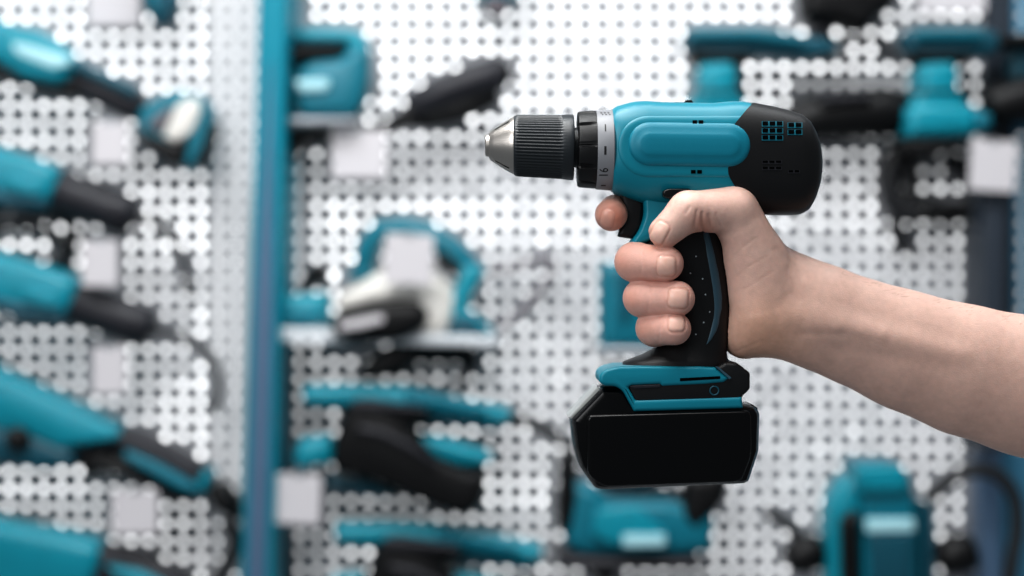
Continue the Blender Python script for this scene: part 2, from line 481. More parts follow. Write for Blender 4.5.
# foot and battery (outlines as seen on their near faces)
n36 = -36 * S
obj('foot_block', *prism([(626, 384), (640, 370), (716, 368), (725, 362.5), (737, 362.5), (750.5, 373), (750.5, 389), (742.5, 397), (742.5, 408), (638, 410)], n36, n36, -n36, 4 * S, 2), BLACKR, drill)
foot = obj('foot_band', *prism([(599.6, 375, 3), (605, 369.6, 4), (618, 366.4), (640, 366), (700, 366.6), (716, 367.6), (730, 378.2), (724, 382.6), (705, 384.4), (662, 386.4), (660, 384.2), (632, 385.6), (628.5, 387.5), (635.5, 400.2), (742, 396.8), (743.5, 408.6), (634, 411.8), (623, 391, 5), (616, 386.4, 4), (605, 386), (599.6, 383, 3)], n36 - 1.5 * S, n36 - 1.8 * S, -n36 + 1.8 * S, 3.5 * S, 1.6, 4, 4), TEAL, drill, 40)
obj('foot_slot', *prism([(680, 378.2), (720, 376.2), (720, 378.8), (680, 381.2)], n36 - 2 * S, n36 - 2.3 * S, n36 + 3 * S), DARKHOLE, foot)
obj('foot_arrow_trim', *prism([(715.5, 366.6), (718, 366.6), (731.5, 377.6), (729, 379.4), (728.2, 377.8)], n36 - 2 * S, n36 - 2.5 * S, n36 + 3 * S, 0), BLUEG, foot)
obj('foot_lug', *prism([(629, 386), (660, 384.3), (661, 387.6), (634, 389)], n36 - 1 * S, n36 - 1.2 * S, n36 + 2 * S, 0.8 * S, 0.6), K2, foot)
mb = MB(); c = FU(714.3, 390.6, -36); v = []; f = []
for k in range(32):
    a = 2 * math.pi * k / 32
    for b in range(8):
        q = 2 * math.pi * b / 8; R = (4.2 + 0.75 * math.cos(q)) * S
        v.append(Vector((c.x + R * math.cos(a), c.y - (0.3 + 0.75 * math.sin(q)) * S, c.z + R * math.sin(a))))
for k in range(32):
    for b in range(8): f.append((k * 8 + b, ((k + 1) % 32) * 8 + b, ((k + 1) % 32) * 8 + (b + 1) % 8, k * 8 + (b + 1) % 8))
obj('foot_screw_ring', v, f, T3, drill, 80)

batt = obj('battery', *prism([(600, 386), (621, 386.5, 6), (636, 404), (738, 402), (752, 404.5), (757, 411), (755.8, 449), (746, 479, 6), (741, 481.5), (602, 487.5), (594, 486), (578.5, 464), (573.5, 446), (570, 417)], -8 * S, -36 * S, 36 * S, 15 * S, 3.0, 3, 4), BLACKB, drill, 35)
obj('battery_face', *prism([(587, 419, 6), (590, 415, 4), (748, 410.6, 7), (751.6, 415, 5), (752, 446), (751, 458), (742, 480.4, 5), (735, 482.2), (602, 487.0, 9), (587.5, 474, 6)], -41 * S, -41.5 * S, -30 * S, 3.2 * S, 4, 4, 5), BLACKB, batt, 60)
obj('release_button_glint', *prism([(567.2, 416.5), (595.4, 386.2), (602, 391.0), (575.0, 419.8)], -12 * S, -25 * S, 25 * S, 1.5 * S, 1.2), GREYP, batt)  # button in pale grey that paints the light caught on the battery's chamfer
obj('battery_rear_rib', *prism([(752, 404), (757.6, 408), (757.4, 440), (754.6, 452), (752, 452)], -20 * S, -22 * S, 22 * S, 1.5 * S, 1), BLACKG, batt)
# ================================================================== forearm and hand (signed-distance body, one continuous skin)
def V3(px, py, d):            # photo pixel + depth (drill units) -> drill-unit space
    f = (D + d) / D; return np.array([(px - 512) * f, d, -(py - 288) * f])
gx = np.concatenate([np.arange(584, 806, 1.15), np.arange(806, 1040, 3.2), np.arange(1040, 1520, 7.0)]) - 512
gy = np.concatenate([np.arange(-84, -66, 3.0), np.arange(-66, 12, 1.15), np.arange(12, 92, 2.0)])
gz = -(np.concatenate([np.arange(178, 366, 1.15), np.arange(366, 470, 3.0), np.arange(470, 620, 6.0)]) - 288)[::-1]
SH = (len(gx), len(gy), len(gz))
SD = np.full(SH, 60.0, np.float32)
def axes(lo, hi):
    s = []
    for g, a, b in zip((gx, gy, gz), lo, hi): s.append(slice(max(0, int(np.searchsorted(g, a)) - 1), min(len(g), int(np.searchsorted(g, b)) + 1)))
    return tuple(s)
def capsule(P, a, b, ra, rb, sy=1.0):
    X, Y, Z = P
    ab = (b - a) * np.array([1, sy, 1]); L = float(ab @ ab)
    px, py, pz = X - a[0], (Y - a[1]) * sy, Z - a[2]
    t = np.clip((px * ab[0] + py * ab[1] + pz * ab[2]) / L, 0, 1)
    return np.sqrt((px - t * ab[0]) ** 2 + (py - t * ab[1]) ** 2 + (pz - t * ab[2]) ** 2) - (ra + (rb - ra) * t)
def smin(a, b, k):
    if k <= 0: return np.minimum(a, b)
    h = np.maximum(k - np.abs(a - b), 0) / k
    return np.minimum(a, b) - h * h * k * 0.25
def merge(chain, k_in, k_out):
    """chain of capsules (a, b, ra, rb, sy): blended together with k_in, into the body with k_out"""
    m = 16 + max(k_in, k_out)
    lo = np.min([np.minimum(c[0], c[1]) - max(c[2], c[3]) - m for c in chain], axis=0)
    hi = np.max([np.maximum(c[0], c[1]) + max(c[2], c[3]) + m for c in chain], axis=0)
    sl = axes(lo, hi)
    P = np.meshgrid(gx[sl[0]].astype(np.float32), gy[sl[1]].astype(np.float32), gz[sl[2]].astype(np.float32), indexing='ij', sparse=True)
    acc = None
    for (a, b, ra, rb, sy) in chain:
        d = capsule(P, a, b, ra, rb, sy)
        acc = d if acc is None else smin(acc, d, k_in)
    SD[sl] = smin(SD[sl], acc.astype(np.float32), k_out)
def chain(pts, radii, sy=1.0):
    return [(V3(*pts[i]), V3(*pts[i + 1]), radii[i], radii[i + 1], sy) for i in range(len(pts) - 1)]

# forearm: wide across the wrist (thumb up), rounder toward the elbow
merge(chain([(797, 309, 0), (832, 322.5, 0), (870, 336.5, 0), (910, 352, 0), (965, 370, 0), (1024, 385.5, 0), (1120, 414, -3), (1240, 446, -6), (1440, 500, 0)],
            [45.5, 47.5, 50, 55.5, 61, 65.5, 70, 70, 68], 1.32), 20, 20)
palm = [
    (V3(774, 285, -10), V3(733, 211, -29), 29, 23.5, 1.0),          # thumb metacarpal
    (V3(752, 262, -14), V3(763, 312, -12), 28, 33, 1.15),           # thenar eminence
    (V3(745, 335, 0), V3(802, 319, 0), 24.0, 37, 1.0),              # heel of the hand
    (V3(750, 240, 28), V3(764, 315, 24), 24, 26, 1.0),              # back of the hand
    (V3(732, 222, 46), V3(740, 328, 42), 18, 18, 1.0),              # row of knuckles
    (V3(736, 216, -14), V3(738, 222, 36), 20, 20, 1.0),             # web of the thumb
    (V3(764, 280, 10), V3(812, 310, 2), 40, 44, 1.2),
]
merge(palm, 15, 18)
merge(chain([(733, 210.5, -30), (688, 211.5, -46), (664.5, 232.5, -45)], [23.4, 19.0, 15.6]), 6, 5)     # thumb
FING = [
    ([(730, 226, 50), (655, 208, 54), (616, 212, 22), (611.2, 214.8, -10)], [17, 16.5, 16.4, 16.2]),       # index on the trigger
    ([(730, 250, 52), (652, 258, 46), (634.6, 262, -16), (666, 263.6, -42)], [17, 17.5, 18.4, 17.2]),    # middle
    ([(733, 288, 52), (660, 294, 44), (642.6, 298, -16), (677, 298.6, -41)], [16.5, 17, 17.9, 17.4]),    # ring
    ([(738, 318, 48), (668, 324, 42), (654.5, 328, -14), (674.5, 328.6, -39)], [15.5, 16, 17.2, 16.2]),  # little
]
for pts, rad in FING: merge(chain(pts, rad), 7, 1.2)

# tendon at the wrist
merge(chain([(790, 314, -27), (838, 326, -33.5), (880, 336, -37), (960, 356, -40)], [8, 8, 7, 3]), 4, 16)

# what the photo's skin shows: nails, knuckle folds, wrist folds (all as relief)
X, Y, Z = np.meshgrid(gx.astype(np.float32), gy.astype(np.float32), gz.astype(np.float32), indexing='ij', sparse=True)
F = D / (D + Y)
PX = 512 + X * F; PY = 288 - Z * F
NAILS = [  # centre x, y, half length, half width, axis angle (deg, photo), depth limit
    (666.4, 266.0, 9.8, 10.2, 2, -24), (678.2, 298.2, 10.4, 10.4, 4, -24), (676.4, 321.6 + 2.0, 8.8, 8.4, -2, -24), (659.4, 232.8, 11.5, 8.0, 118, -30), (607.5, 218.5, 9.5, 7.0, 100, -8)]
def nail_sd(PX, PY, n):
    c, s = math.cos(math.radians(n[4])), math.sin(math.radians(n[4]))
    dx, dy = PX - n[0], PY - n[1]
    u = np.abs(dx * c + dy * s) - n[2] + 5; w = np.abs(-dx * s + dy * c) - n[3] + 5
    return np.sqrt(np.maximum(u, 0) ** 2 + np.maximum(w, 0) ** 2) + np.minimum(np.maximum(u, w), 0) - 5
def seg_d(PX, PY, a, b):
    ab = (b[0] - a[0], b[1] - a[1]); L = ab[0] ** 2 + ab[1] ** 2
    t = np.clip(((PX - a[0]) * ab[0] + (PY - a[1]) * ab[1]) / L, 0, 1)
    return np.sqrt((PX - a[0] - t * ab[0]) ** 2 + (PY - a[1] - t * ab[1]) ** 2)
FOLDS = [  # a, b, depth, width
    ((697, 211), (694, 229), 1.0, 1.5), ((702, 213), (703, 231), 1.25, 1.4), ((709, 215), (713, 230), 1.05, 1.4), ((716, 214), (722, 226), 0.8, 1.4), ((690, 207), (686, 213), .7, 1.4),
    ((722, 250), (736, 232), 0.2, 1.2), ((729, 262), (744, 247), 0.2, 1.2), ((744, 247), (756, 238), 0.28, 1.2), ((733, 280), (750, 266), 0.18, 1.2), ((750, 266), (768, 256), 0.26, 1.3), ((744, 290), (772, 272), 0.25, 1.4),
    ((776, 250), (802, 276), 0.7, 4.0), ((788, 268), (800, 300), 0.5, 3.0), ((792, 350), (802, 322), 0.25, 3.0),
    ((804, 333), (842, 334), 0.75, 4.2), ((842, 334), (884, 343), 0.6, 5.0), ((735, 352), (762, 341), 0.3, 1.6),
    ((643, 251), (641, 275), .45, 1.3), ((650, 286), (648, 312), .45, 1.3), ((661, 316), (659, 341), .45, 1.3), ((675, 203), (673, 214), 0.4, 1.3),
]
hx = slice(0, int(np.searchsorted(gx, 900 - 512)))
px, py, yy = PX[hx], PY[hx], np.broadcast_to(Y, SH)[hx]
disp = np.zeros(SD[hx].shape, np.float32)
for n in NAILS:
    d = nail_sd(px, py, n)
    kn = 1.0 if n[0] > 630 else 0.65
    disp += kn * (1.0 * np.exp(-(d / 1.1) ** 2) - 0.5 * (1 / (1 + np.exp(d * 2.5)))) * (yy < n[5])
for a, b, dep, w in FOLDS:
    disp += dep * np.exp(-(seg_d(px, py, a, b) / w) ** 2) * (yy < -8)
SD[hx] += disp
# keep the skin off the drill's grip
gpy = 288 - gz
gl = np.array([grip_at(p) for p in gpy], np.float32)
zi = np.where((gpy > 198) & (gpy < 366))[0]
cz = ((gl[:, 0] + gl[:, 1]) / 2 - 512)[None, None, :]; hz = ((gl[:, 1] - gl[:, 0]) / 2)[None, None, :]; dz = gl[:, 2][None, None, :]
xi = slice(0, int(np.searchsorted(gx, 760 - 512)))
q = (np.abs((X[xi] - cz) / hz) ** 2.3 + np.abs(Y / dz) ** 2.3) ** (1 / 2.3)
gd = (q - 1) * np.minimum(hz, dz) * 0.95
SD[xi, :, zi[0]:zi[-1]] = np.maximum(SD[xi, :, zi[0]:zi[-1]], (0.5 - gd)[:, :, zi[0]:zi[-1]])

def surface_nets(sd):
    ins = sd < 0
    cnt = np.zeros(tuple(n - 1 for n in sd.shape), np.int8)
    acc = np.zeros(cnt.shape + (3,), np.float32); num = np.zeros(cnt.shape, np.float32)
    nx, ny, nz = cnt.shape
    G = (gx, gy, gz)
    cn = lambda i, j, k: (slice(i, i + nx), slice(j, j + ny), slice(k, k + nz))
    for ax in range(3):
        for u in range(2):
            for w in range(2):
                o0 = [0, 0, 0]; other = [a for a in range(3) if a != ax]
                o0[other[0]] = u; o0[other[1]] = w
                o1 = list(o0); o1[ax] = 1
                A = sd[cn(*o0)]; B = sd[cn(*o1)]
                cross = (A < 0) != (B < 0)
                idx = np.nonzero(cross)
                a, b = A[idx], B[idx]; t = a / (a - b)
                p = np.zeros((len(t), 3), np.float32)
                for k in range(3):
                    g = G[k]
                    if k == ax: p[:, k] = g[idx[k]] + (g[idx[k] + 1] - g[idx[k]]) * t
                    else: p[:, k] = g[idx[k] + o0[k]]
                acc[idx] += p; num[idx] += 1
    vi = np.full(cnt.shape, -1, np.int64)
    m = num > 0
    vi[m] = np.arange(m.sum())
    verts = acc[m] / num[m][:, None]
    faces = []
    for ax in range(3):
        o = [a for a in range(3) if a != ax]
        sl0 = [slice(None)] * 3; sl1 = [slice(None)] * 3
        sl0[ax] = slice(0, -1); sl1[ax] = slice(1, None)
        a, b = ins[tuple(sl0)], ins[tuple(sl1)]
        idx = np.nonzero(a != b)
        keep = (idx[o[0]] > 0) & (idx[o[1]] > 0) & (idx[o[0]] < cnt.shape[o[0]]) & (idx[o[1]] < cnt.shape[o[1]])
        idx = [i[keep] for i in idx]
        q = []
        for du, dv in ((0, 0), (1, 0), (1, 1), (0, 1)):
            c = [None] * 3; c[ax] = idx[ax]; c[o[0]] = idx[o[0]] - du; c[o[1]] = idx[o[1]] - dv
            q.append(vi[tuple(c)])
        faces.append(np.stack(q, 1))
    return verts, np.concatenate(faces)
hv, hf = surface_nets(SD)
# light relaxation of the raw net
e = np.concatenate([hf[:, [0, 1]], hf[:, [1, 2]], hf[:, [2, 3]], hf[:, [3, 0]]]); e = np.unique(np.sort(e, 1), axis=0)
for it, lam in ((0, 0.5), (1, -0.52), (2, 0.5), (3, -0.52)):
    s = np.zeros_like(hv); c = np.zeros(len(hv), np.float32)
    for a, b in ((0, 1), (1, 0)):
        np.add.at(s, e[:, a], hv[e[:, b]]); np.add.at(c, e[:, a], 1)
    hv = hv + lam * (s / np.maximum(c, 1)[:, None] - hv)
# skin tone per vertex
fx = D / (D + hv[:, 1]); vpx = 512 + hv[:, 0] * fx; vpy = 288 - hv[:, 2] * fx; vd = hv[:, 1]
col = np.tile(np.array([0.56, 0.37, 0.31], np.float32), (len(hv), 1))
def blend(w, c): 
    global col
    w = np.clip(w, 0, 1)[:, None]; col = col * (1 - w) + np.array(c, np.float32) * w
g = lambda x, y, r: np.exp(-((vpx - x) ** 2 + (vpy - y) ** 2) / r ** 2)
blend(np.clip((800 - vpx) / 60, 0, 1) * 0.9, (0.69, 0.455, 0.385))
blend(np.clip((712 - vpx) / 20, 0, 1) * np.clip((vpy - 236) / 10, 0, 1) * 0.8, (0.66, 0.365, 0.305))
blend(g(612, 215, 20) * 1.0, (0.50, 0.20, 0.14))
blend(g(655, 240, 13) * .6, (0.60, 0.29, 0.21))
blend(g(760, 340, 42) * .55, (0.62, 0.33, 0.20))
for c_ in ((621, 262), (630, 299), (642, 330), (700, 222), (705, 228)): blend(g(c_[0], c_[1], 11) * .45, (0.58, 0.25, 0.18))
for n in NAILS:
    d = nail_sd(vpx, vpy, n)
    if n[0] > 630: blend((1 / (1 + np.exp(d * 1.5))) * (vd < n[5]) * .9, (0.74, 0.47, 0.39))
    else: blend((1 / (1 + np.exp(d * 1.5))) * (vd < n[5]) * .75, (0.66, 0.36, 0.29))
    blend(np.exp(-(d / 1.0) ** 2) * (vd < n[5]) * .45, (0.46, 0.2, 0.15))

nailw = np.zeros(len(hv), np.float32)
for n in NAILS: nailw = np.maximum(nailw, (1 / (1 + np.exp(np.clip(nail_sd(vpx, vpy, n) * 2, -30, 30)))) * (vd < n[5]))
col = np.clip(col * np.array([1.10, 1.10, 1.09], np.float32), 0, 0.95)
SKIN = bpy.data.materials.new('skin'); SKIN.use_nodes = True
nt = SKIN.node_tree; b = nt.nodes['Principled BSDF']
at = nt.nodes.new('ShaderNodeAttribute'); at.attribute_name = 'skin_tone'
tc = nt.nodes.new('ShaderNodeTexCoord')
n1 = nt.nodes.new('ShaderNodeTexNoise'); n1.inputs['Scale'].default_value = 220; n1.inputs['Detail'].default_value = 5
mr = nt.nodes.new('ShaderNodeMapRange'); mr.inputs['To Min'].default_value = 0.84; mr.inputs['To Max'].default_value = 1.14
mx = nt.nodes.new('ShaderNodeMix'); mx.data_type = 'RGBA'; mx.blend_type = 'MULTIPLY'; mx.inputs['Factor'].default_value = 1
nt.links.new(tc.outputs['Object'], n1.inputs['Vector']); nt.links.new(n1.outputs['Fac'], mr.inputs['Value'])
nt.links.new(at.outputs['Color'], mx.inputs['A']); nt.links.new(mr.outputs['Result'], mx.inputs['B']); nt.links.new(mx.outputs['Result'], b.inputs['Base Color'])
vo = nt.nodes.new('ShaderNodeTexVoronoi'); vo.inputs['Scale'].default_value = 1400
bp = nt.nodes.new('ShaderNodeBump'); bp.inputs['Strength'].default_value = 0.16; bp.inputs['Distance'].default_value = 0.0006
n2 = nt.nodes.new('ShaderNodeTexNoise'); n2.inputs['Scale'].default_value = 500; n2.inputs['Detail'].default_value = 4
ad = nt.nodes.new('ShaderNodeMath'); ad.operation = 'ADD'
nt.links.new(tc.outputs['Object'], vo.inputs['Vector']); nt.links.new(tc.outputs['Object'], n2.inputs['Vector'])
nt.links.new(vo.outputs['Distance'], ad.inputs[0]); nt.links.new(n2.outputs['Fac'], ad.inputs[1])
nt.links.new(ad.outputs[0], bp.inputs['Height']); nt.links.new(bp.outputs['Normal'], b.inputs['Normal'])
an = nt.nodes.new('ShaderNodeAttribute'); an.attribute_name = 'nail'
rr = nt.nodes.new('ShaderNodeMapRange'); rr.inputs['To Min'].default_value = 0.48; rr.inputs['To Max'].default_value = 0.26
nt.links.new(an.outputs['Fac'], rr.inputs['Value']); nt.links.new(rr.outputs['Result'], b.inputs['Roughness'])
bs = nt.nodes.new('ShaderNodeMapRange'); bs.inputs['To Min'].default_value = 0.16; bs.inputs['To Max'].default_value = 0.01
nt.links.new(an.outputs['Fac'], bs.inputs['Value']); nt.links.new(bs.outputs['Result'], bp.inputs['Strength'])
b.inputs['Specular IOR Level'].default_value = 0.35
b.inputs['Subsurface Weight'].default_value = 0.12; b.inputs['Subsurface Radius'].default_value = (1.0, 0.35, 0.2); b.inputs['Subsurface Scale'].default_value = 0.004

me = bpy.data.meshes.new('person')
wv = np.stack([hv[:, 0] * S, hv[:, 1] * S, Z0 + hv[:, 2] * S], 1)
me.from_pydata(wv.tolist(), [], hf.tolist())
import bmesh
bm = bmesh.new(); bm.from_mesh(me); bmesh.ops.recalc_face_normals(bm, faces=bm.faces[:]); bm.to_mesh(me); bm.free()
me.polygons.foreach_set('use_smooth', [True] * len(me.polygons))
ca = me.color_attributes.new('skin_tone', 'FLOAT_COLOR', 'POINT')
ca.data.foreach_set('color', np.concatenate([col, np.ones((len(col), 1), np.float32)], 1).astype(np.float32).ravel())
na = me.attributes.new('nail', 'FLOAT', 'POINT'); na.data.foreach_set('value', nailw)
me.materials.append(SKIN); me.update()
person = bpy.data.objects.new('person', me); C.objects.link(person)
tag(person, 'bare right forearm and hand gripping the drill handle, index finger on the trigger', 'person')
# fine dark hair along the forearm
rng = np.random.default_rng(3)
nrm = np.zeros((len(me.vertices), 3), np.float32); me.vertices.foreach_get('normal', nrm.ravel()) if False else None
nrm = np.array([tuple(v.normal) for v in me.vertices])
cand = np.where((vpx > 838) & (vpx < 1200) & (nrm[:, 2] > 0.72))[0]
mb = MB(); pick = rng.choice(cand, 380, replace=False)
for i in pick:
    p = Vector(wv[i]); n = Vector(nrm[i])
    t = (Vector((0.9, 0, -0.2)) + Vector(rng.normal(0, .35, 3))); t = (t - n * t.dot(n)).normalized()
    L = float(rng.uniform(4, 8)) * S; w = 0.11 * S
    q0 = p - n * 0.2 * S; q1 = p + t * L * .55 + n * L * .24; q2 = p + t * L + n * L * .28
    s = t.cross(n).normalized() * w
    mb.add(([q0 - s, q0 + s, q1 - s * .7, q1 + s * .7, q2], [(0, 1, 3, 2), (2, 3, 4)]))
HAIR = mat('arm_hair', lin(70, 50, 38), 0.6)
hair = mb.build('arm_hair', HAIR, person); hair['kind'] = 'stuff'
# ================================================================== the display wall
def perforated(name, x0, x1, y0, y1, hx, hy, pitch, dpx, m, edge_l=None, edge_r=None):
    """steel sheet with round holes; (hx,hy) is one hole's centre in the photo, pitch the spacing there"""
    i0 = math.ceil((x0 - hx) / pitch); i1 = math.floor((x1 - hx) / pitch)
    j0 = math.ceil((y0 - hy) / pitch); j1 = math.floor((y1 - hy) / pitch)
    n = 16; k = np.arange(n); a = 2 * np.pi * k / n + np.pi / n * 0
    h = pitch / 2
    ca, sa = np.cos(a), np.sin(a); m_ = np.maximum(np.abs(ca), np.abs(sa))
    ox, oy = h * ca / m_, h * sa / m_
    ix, iy = dpx / 2 * ca, dpx / 2 * sa
    I, J = np.meshgrid(np.arange(i0, i1 + 1), np.arange(j0, j1 + 1), indexing='ij')
    cx = (hx + I * pitch).ravel(); cy = (hy + J * pitch).ravel(); N = len(cx)
    th = 0.0016; kk = K(WALL)
    def pack(x, y, dep):
        return np.stack([(x - 512) * kk, np.full_like(x, WALL + dep), Z0 - (y - 288) * kk], -1)
    outer = pack(cx[:, None] + ox, cy[:, None] + oy, 0.0)
    inner = pack(cx[:, None] + ix, cy[:, None] + iy, 0.0)
    back = pack(cx[:, None] + ix, cy[:, None] + iy, th)
    V = np.concatenate([outer, inner, back], 1).reshape(-1, 3)
    base = (np.arange(N) * 3 * n)[:, None]; k2 = (k + 1) % n
    q1 = np.stack([base + k, base + k2, base + n + k2, base + n + k], -1)
    q2 = np.stack([base + n + k, base + n + k2, base + 2 * n + k2, base + 2 * n + k], -1)
    Fq = np.concatenate([q1.reshape(-1, 4), q2.reshape(-1, 4)])
    me = bpy.data.meshes.new(name); me.from_pydata(V.tolist(), [], Fq.tolist()); me.materials.append(m); me.update()
    o = bpy.data.objects.new(name, me); C.objects.link(o); struct(o)
    return o, hx + (i0 - .5) * pitch, hx + (i1 + .5) * pitch
HOLE = 6.8
_, _, lx = perforated('wall_left', -330, 210, -260, 840, 200.7, 18.5, 17.42, HOLE, PANEL)
_, mx0, mx1 = perforated('wall_right', 296, 982, -260, 840, 334, 136.7, 17.33, HOLE, PANEL)
_, rx0, rx1 = perforated('wall_far_right', 1012, 1380, -260, 840, 1021, 136.7, 17.33, HOLE, SIDEB)
_, sx0, sx1 = perforated('wall_left_edge', lx + 4, 258, -260, 840, 218.1, 18.5, 17.42, 4.4, STRIP)
struct(obj('trim_2', *prism([(mx1, -260), (rx0, -260), (rx0, 840), (mx1, 840)], WALL, WALL - 0.004, WALL + 0.01, 0.001), POSTD))
# slate upright with teal edges, leaning a little as in the photo
def quad(name, pts, y0, y1, m, b=0.002):
    return struct(obj(name, *prism(pts, y0, y0, y1, b), m))
YP = 1.07
def ledge(y): return 260.5 - 19.5 * (y + 40) / 616 - 0.5, 287.5 - 15.5 * (y + 40) / 616
(a0, b0), (a1, b1) = ledge(-260), ledge(840)
quad('trim_3', [(a0, -260), (b0, -260), (b1, 840), (a1, 840)], YP, WALL + 0.02, POSTT)
cl = lambda y: sum(ledge(y)) / 2
quad('trim_4', [(cl(60) - .5, 60), (cl(60) + .5, 60), (cl(150) + 3, 150), (cl(300) + 8.5, 300), (cl(840) + 9.5, 840), (cl(840) - 9.5, 840), (cl(300) - 8.5, 300), (cl(150) - 3, 150)], YP - 0.004, YP + 0.002, POSTB, 0.001)  # slate face; its upward taper paints a reflection gradient along the post
quad('trim_6', [(b0 - 4, -260), (mx0 + 1, -260), (mx0 + 1, 840), (b1 - 4, 840)], WALL - 0.012, WALL + 0.01, POSTD)
quad('trim_7', [(986, 166), (1007, 166), (1003, 452), (983, 452)], YP + .03, WALL + 0.0, POSTD)
quad('trim_8', [(1000, 452), (1100, 452), (1100, 840), (1001, 840)], WALL - 0.02, WALL - 0.004, SIDEB)
quad('trim_9', [(980, 452), (1001, 452), (1001, 840), (980, 840)], WALL - 0.05, WALL - 0.01, POSTB)

# added glowing sheet behind the perforations; bright and dim zones are painted into it
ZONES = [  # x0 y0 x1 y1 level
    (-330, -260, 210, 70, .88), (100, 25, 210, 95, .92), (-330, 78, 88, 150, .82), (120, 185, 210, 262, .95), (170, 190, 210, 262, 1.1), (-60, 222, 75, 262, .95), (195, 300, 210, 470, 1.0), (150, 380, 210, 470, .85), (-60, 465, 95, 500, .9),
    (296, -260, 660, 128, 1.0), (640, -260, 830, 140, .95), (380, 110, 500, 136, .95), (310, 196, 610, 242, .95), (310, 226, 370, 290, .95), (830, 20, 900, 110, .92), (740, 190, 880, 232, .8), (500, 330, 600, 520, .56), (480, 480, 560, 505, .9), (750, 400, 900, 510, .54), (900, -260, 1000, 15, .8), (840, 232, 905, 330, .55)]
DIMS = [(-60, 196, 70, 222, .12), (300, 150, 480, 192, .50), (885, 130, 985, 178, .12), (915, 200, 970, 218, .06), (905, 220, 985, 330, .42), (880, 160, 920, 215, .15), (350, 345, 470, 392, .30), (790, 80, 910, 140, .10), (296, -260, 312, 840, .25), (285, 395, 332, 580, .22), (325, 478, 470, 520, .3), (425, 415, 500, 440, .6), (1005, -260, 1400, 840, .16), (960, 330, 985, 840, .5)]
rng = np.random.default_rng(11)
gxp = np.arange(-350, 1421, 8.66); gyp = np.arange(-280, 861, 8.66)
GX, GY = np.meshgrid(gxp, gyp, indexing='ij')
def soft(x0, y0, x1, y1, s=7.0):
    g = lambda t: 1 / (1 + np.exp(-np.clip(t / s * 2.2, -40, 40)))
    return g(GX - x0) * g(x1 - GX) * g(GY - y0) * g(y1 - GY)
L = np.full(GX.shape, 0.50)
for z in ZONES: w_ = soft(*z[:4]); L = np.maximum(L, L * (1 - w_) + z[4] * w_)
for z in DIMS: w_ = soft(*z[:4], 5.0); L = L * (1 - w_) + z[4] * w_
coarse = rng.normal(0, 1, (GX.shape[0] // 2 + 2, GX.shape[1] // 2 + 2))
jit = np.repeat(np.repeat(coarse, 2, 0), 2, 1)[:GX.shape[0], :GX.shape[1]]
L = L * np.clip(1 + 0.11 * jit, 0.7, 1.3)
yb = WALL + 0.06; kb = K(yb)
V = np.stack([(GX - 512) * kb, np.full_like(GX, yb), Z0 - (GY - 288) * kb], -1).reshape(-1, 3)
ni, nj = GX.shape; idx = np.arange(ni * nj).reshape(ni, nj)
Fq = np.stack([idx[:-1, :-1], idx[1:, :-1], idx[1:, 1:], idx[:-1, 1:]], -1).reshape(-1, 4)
me = bpy.data.meshes.new('wall_back_glow'); me.from_pydata(V.tolist(), [], Fq.tolist())
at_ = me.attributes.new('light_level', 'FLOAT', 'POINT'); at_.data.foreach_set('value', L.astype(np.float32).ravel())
GLOW = bpy.data.materials.new('painted_back_glow'); GLOW.use_nodes = True
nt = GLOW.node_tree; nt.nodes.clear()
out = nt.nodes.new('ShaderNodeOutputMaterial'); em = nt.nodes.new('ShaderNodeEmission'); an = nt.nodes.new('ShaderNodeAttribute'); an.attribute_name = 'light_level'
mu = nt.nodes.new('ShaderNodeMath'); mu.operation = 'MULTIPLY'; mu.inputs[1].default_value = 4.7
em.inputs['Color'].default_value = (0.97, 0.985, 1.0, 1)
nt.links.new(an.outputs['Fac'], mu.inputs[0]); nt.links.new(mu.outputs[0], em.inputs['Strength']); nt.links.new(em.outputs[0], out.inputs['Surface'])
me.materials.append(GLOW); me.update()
bw = bpy.data.objects.new('wall_back_glow', me); C.objects.link(bw); struct(bw)

# ================================================================== tools on the wall
Y = 1.145
def tool(name, label, cat, px, py, group=None, y=Y): return thing(name, label, cat, W(px, py, y), group)
def zz(ox, oy, s): return lambda pts: [(p[0] / s + ox, p[1] / s + oy) + tuple(q / s for q in p[2:]) for p in pts]
def P(name, parent, pts, m, th=0.07, y=Y, r=5, bevel=None, label=None): return obj(name, *bar(pts, y, th, bevel, r), m, parent, 50, label)
def R(name, parent, pts, rad, m, y=Y, flat=1.0, label=None): return obj(name, *prod(pts, rad, y, 20, flat), m, parent, 50, label)
def CB(name, parent, pts, r=3.2, y=Y, m=None): return obj(name, *cable(pts, y, r * 1.45), m or CORD, parent, 80)
def torus(cx, cy, y, R_, r, n=32, b=10):
    c = W(cx, cy, y); k = K(y); v = []; f = []
    for i in range(n):
        a = 2 * math.pi * i / n
        for j in range(b):
            q = 2 * math.pi * j / b; rr = (R_ + r * math.cos(q)) * k
            v.append((c.x + rr * math.cos(a), c.y + r * k * math.sin(q), c.z + rr * math.sin(a)))
    for i in range(n):
        for j in range(b): f.append((i * b + j, ((i + 1) % n) * b + j, ((i + 1) % n) * b + (j + 1) % b, i * b + (j + 1) % b))
    return v, f
FR = Y - 0.036     # just proud of a tool's near face

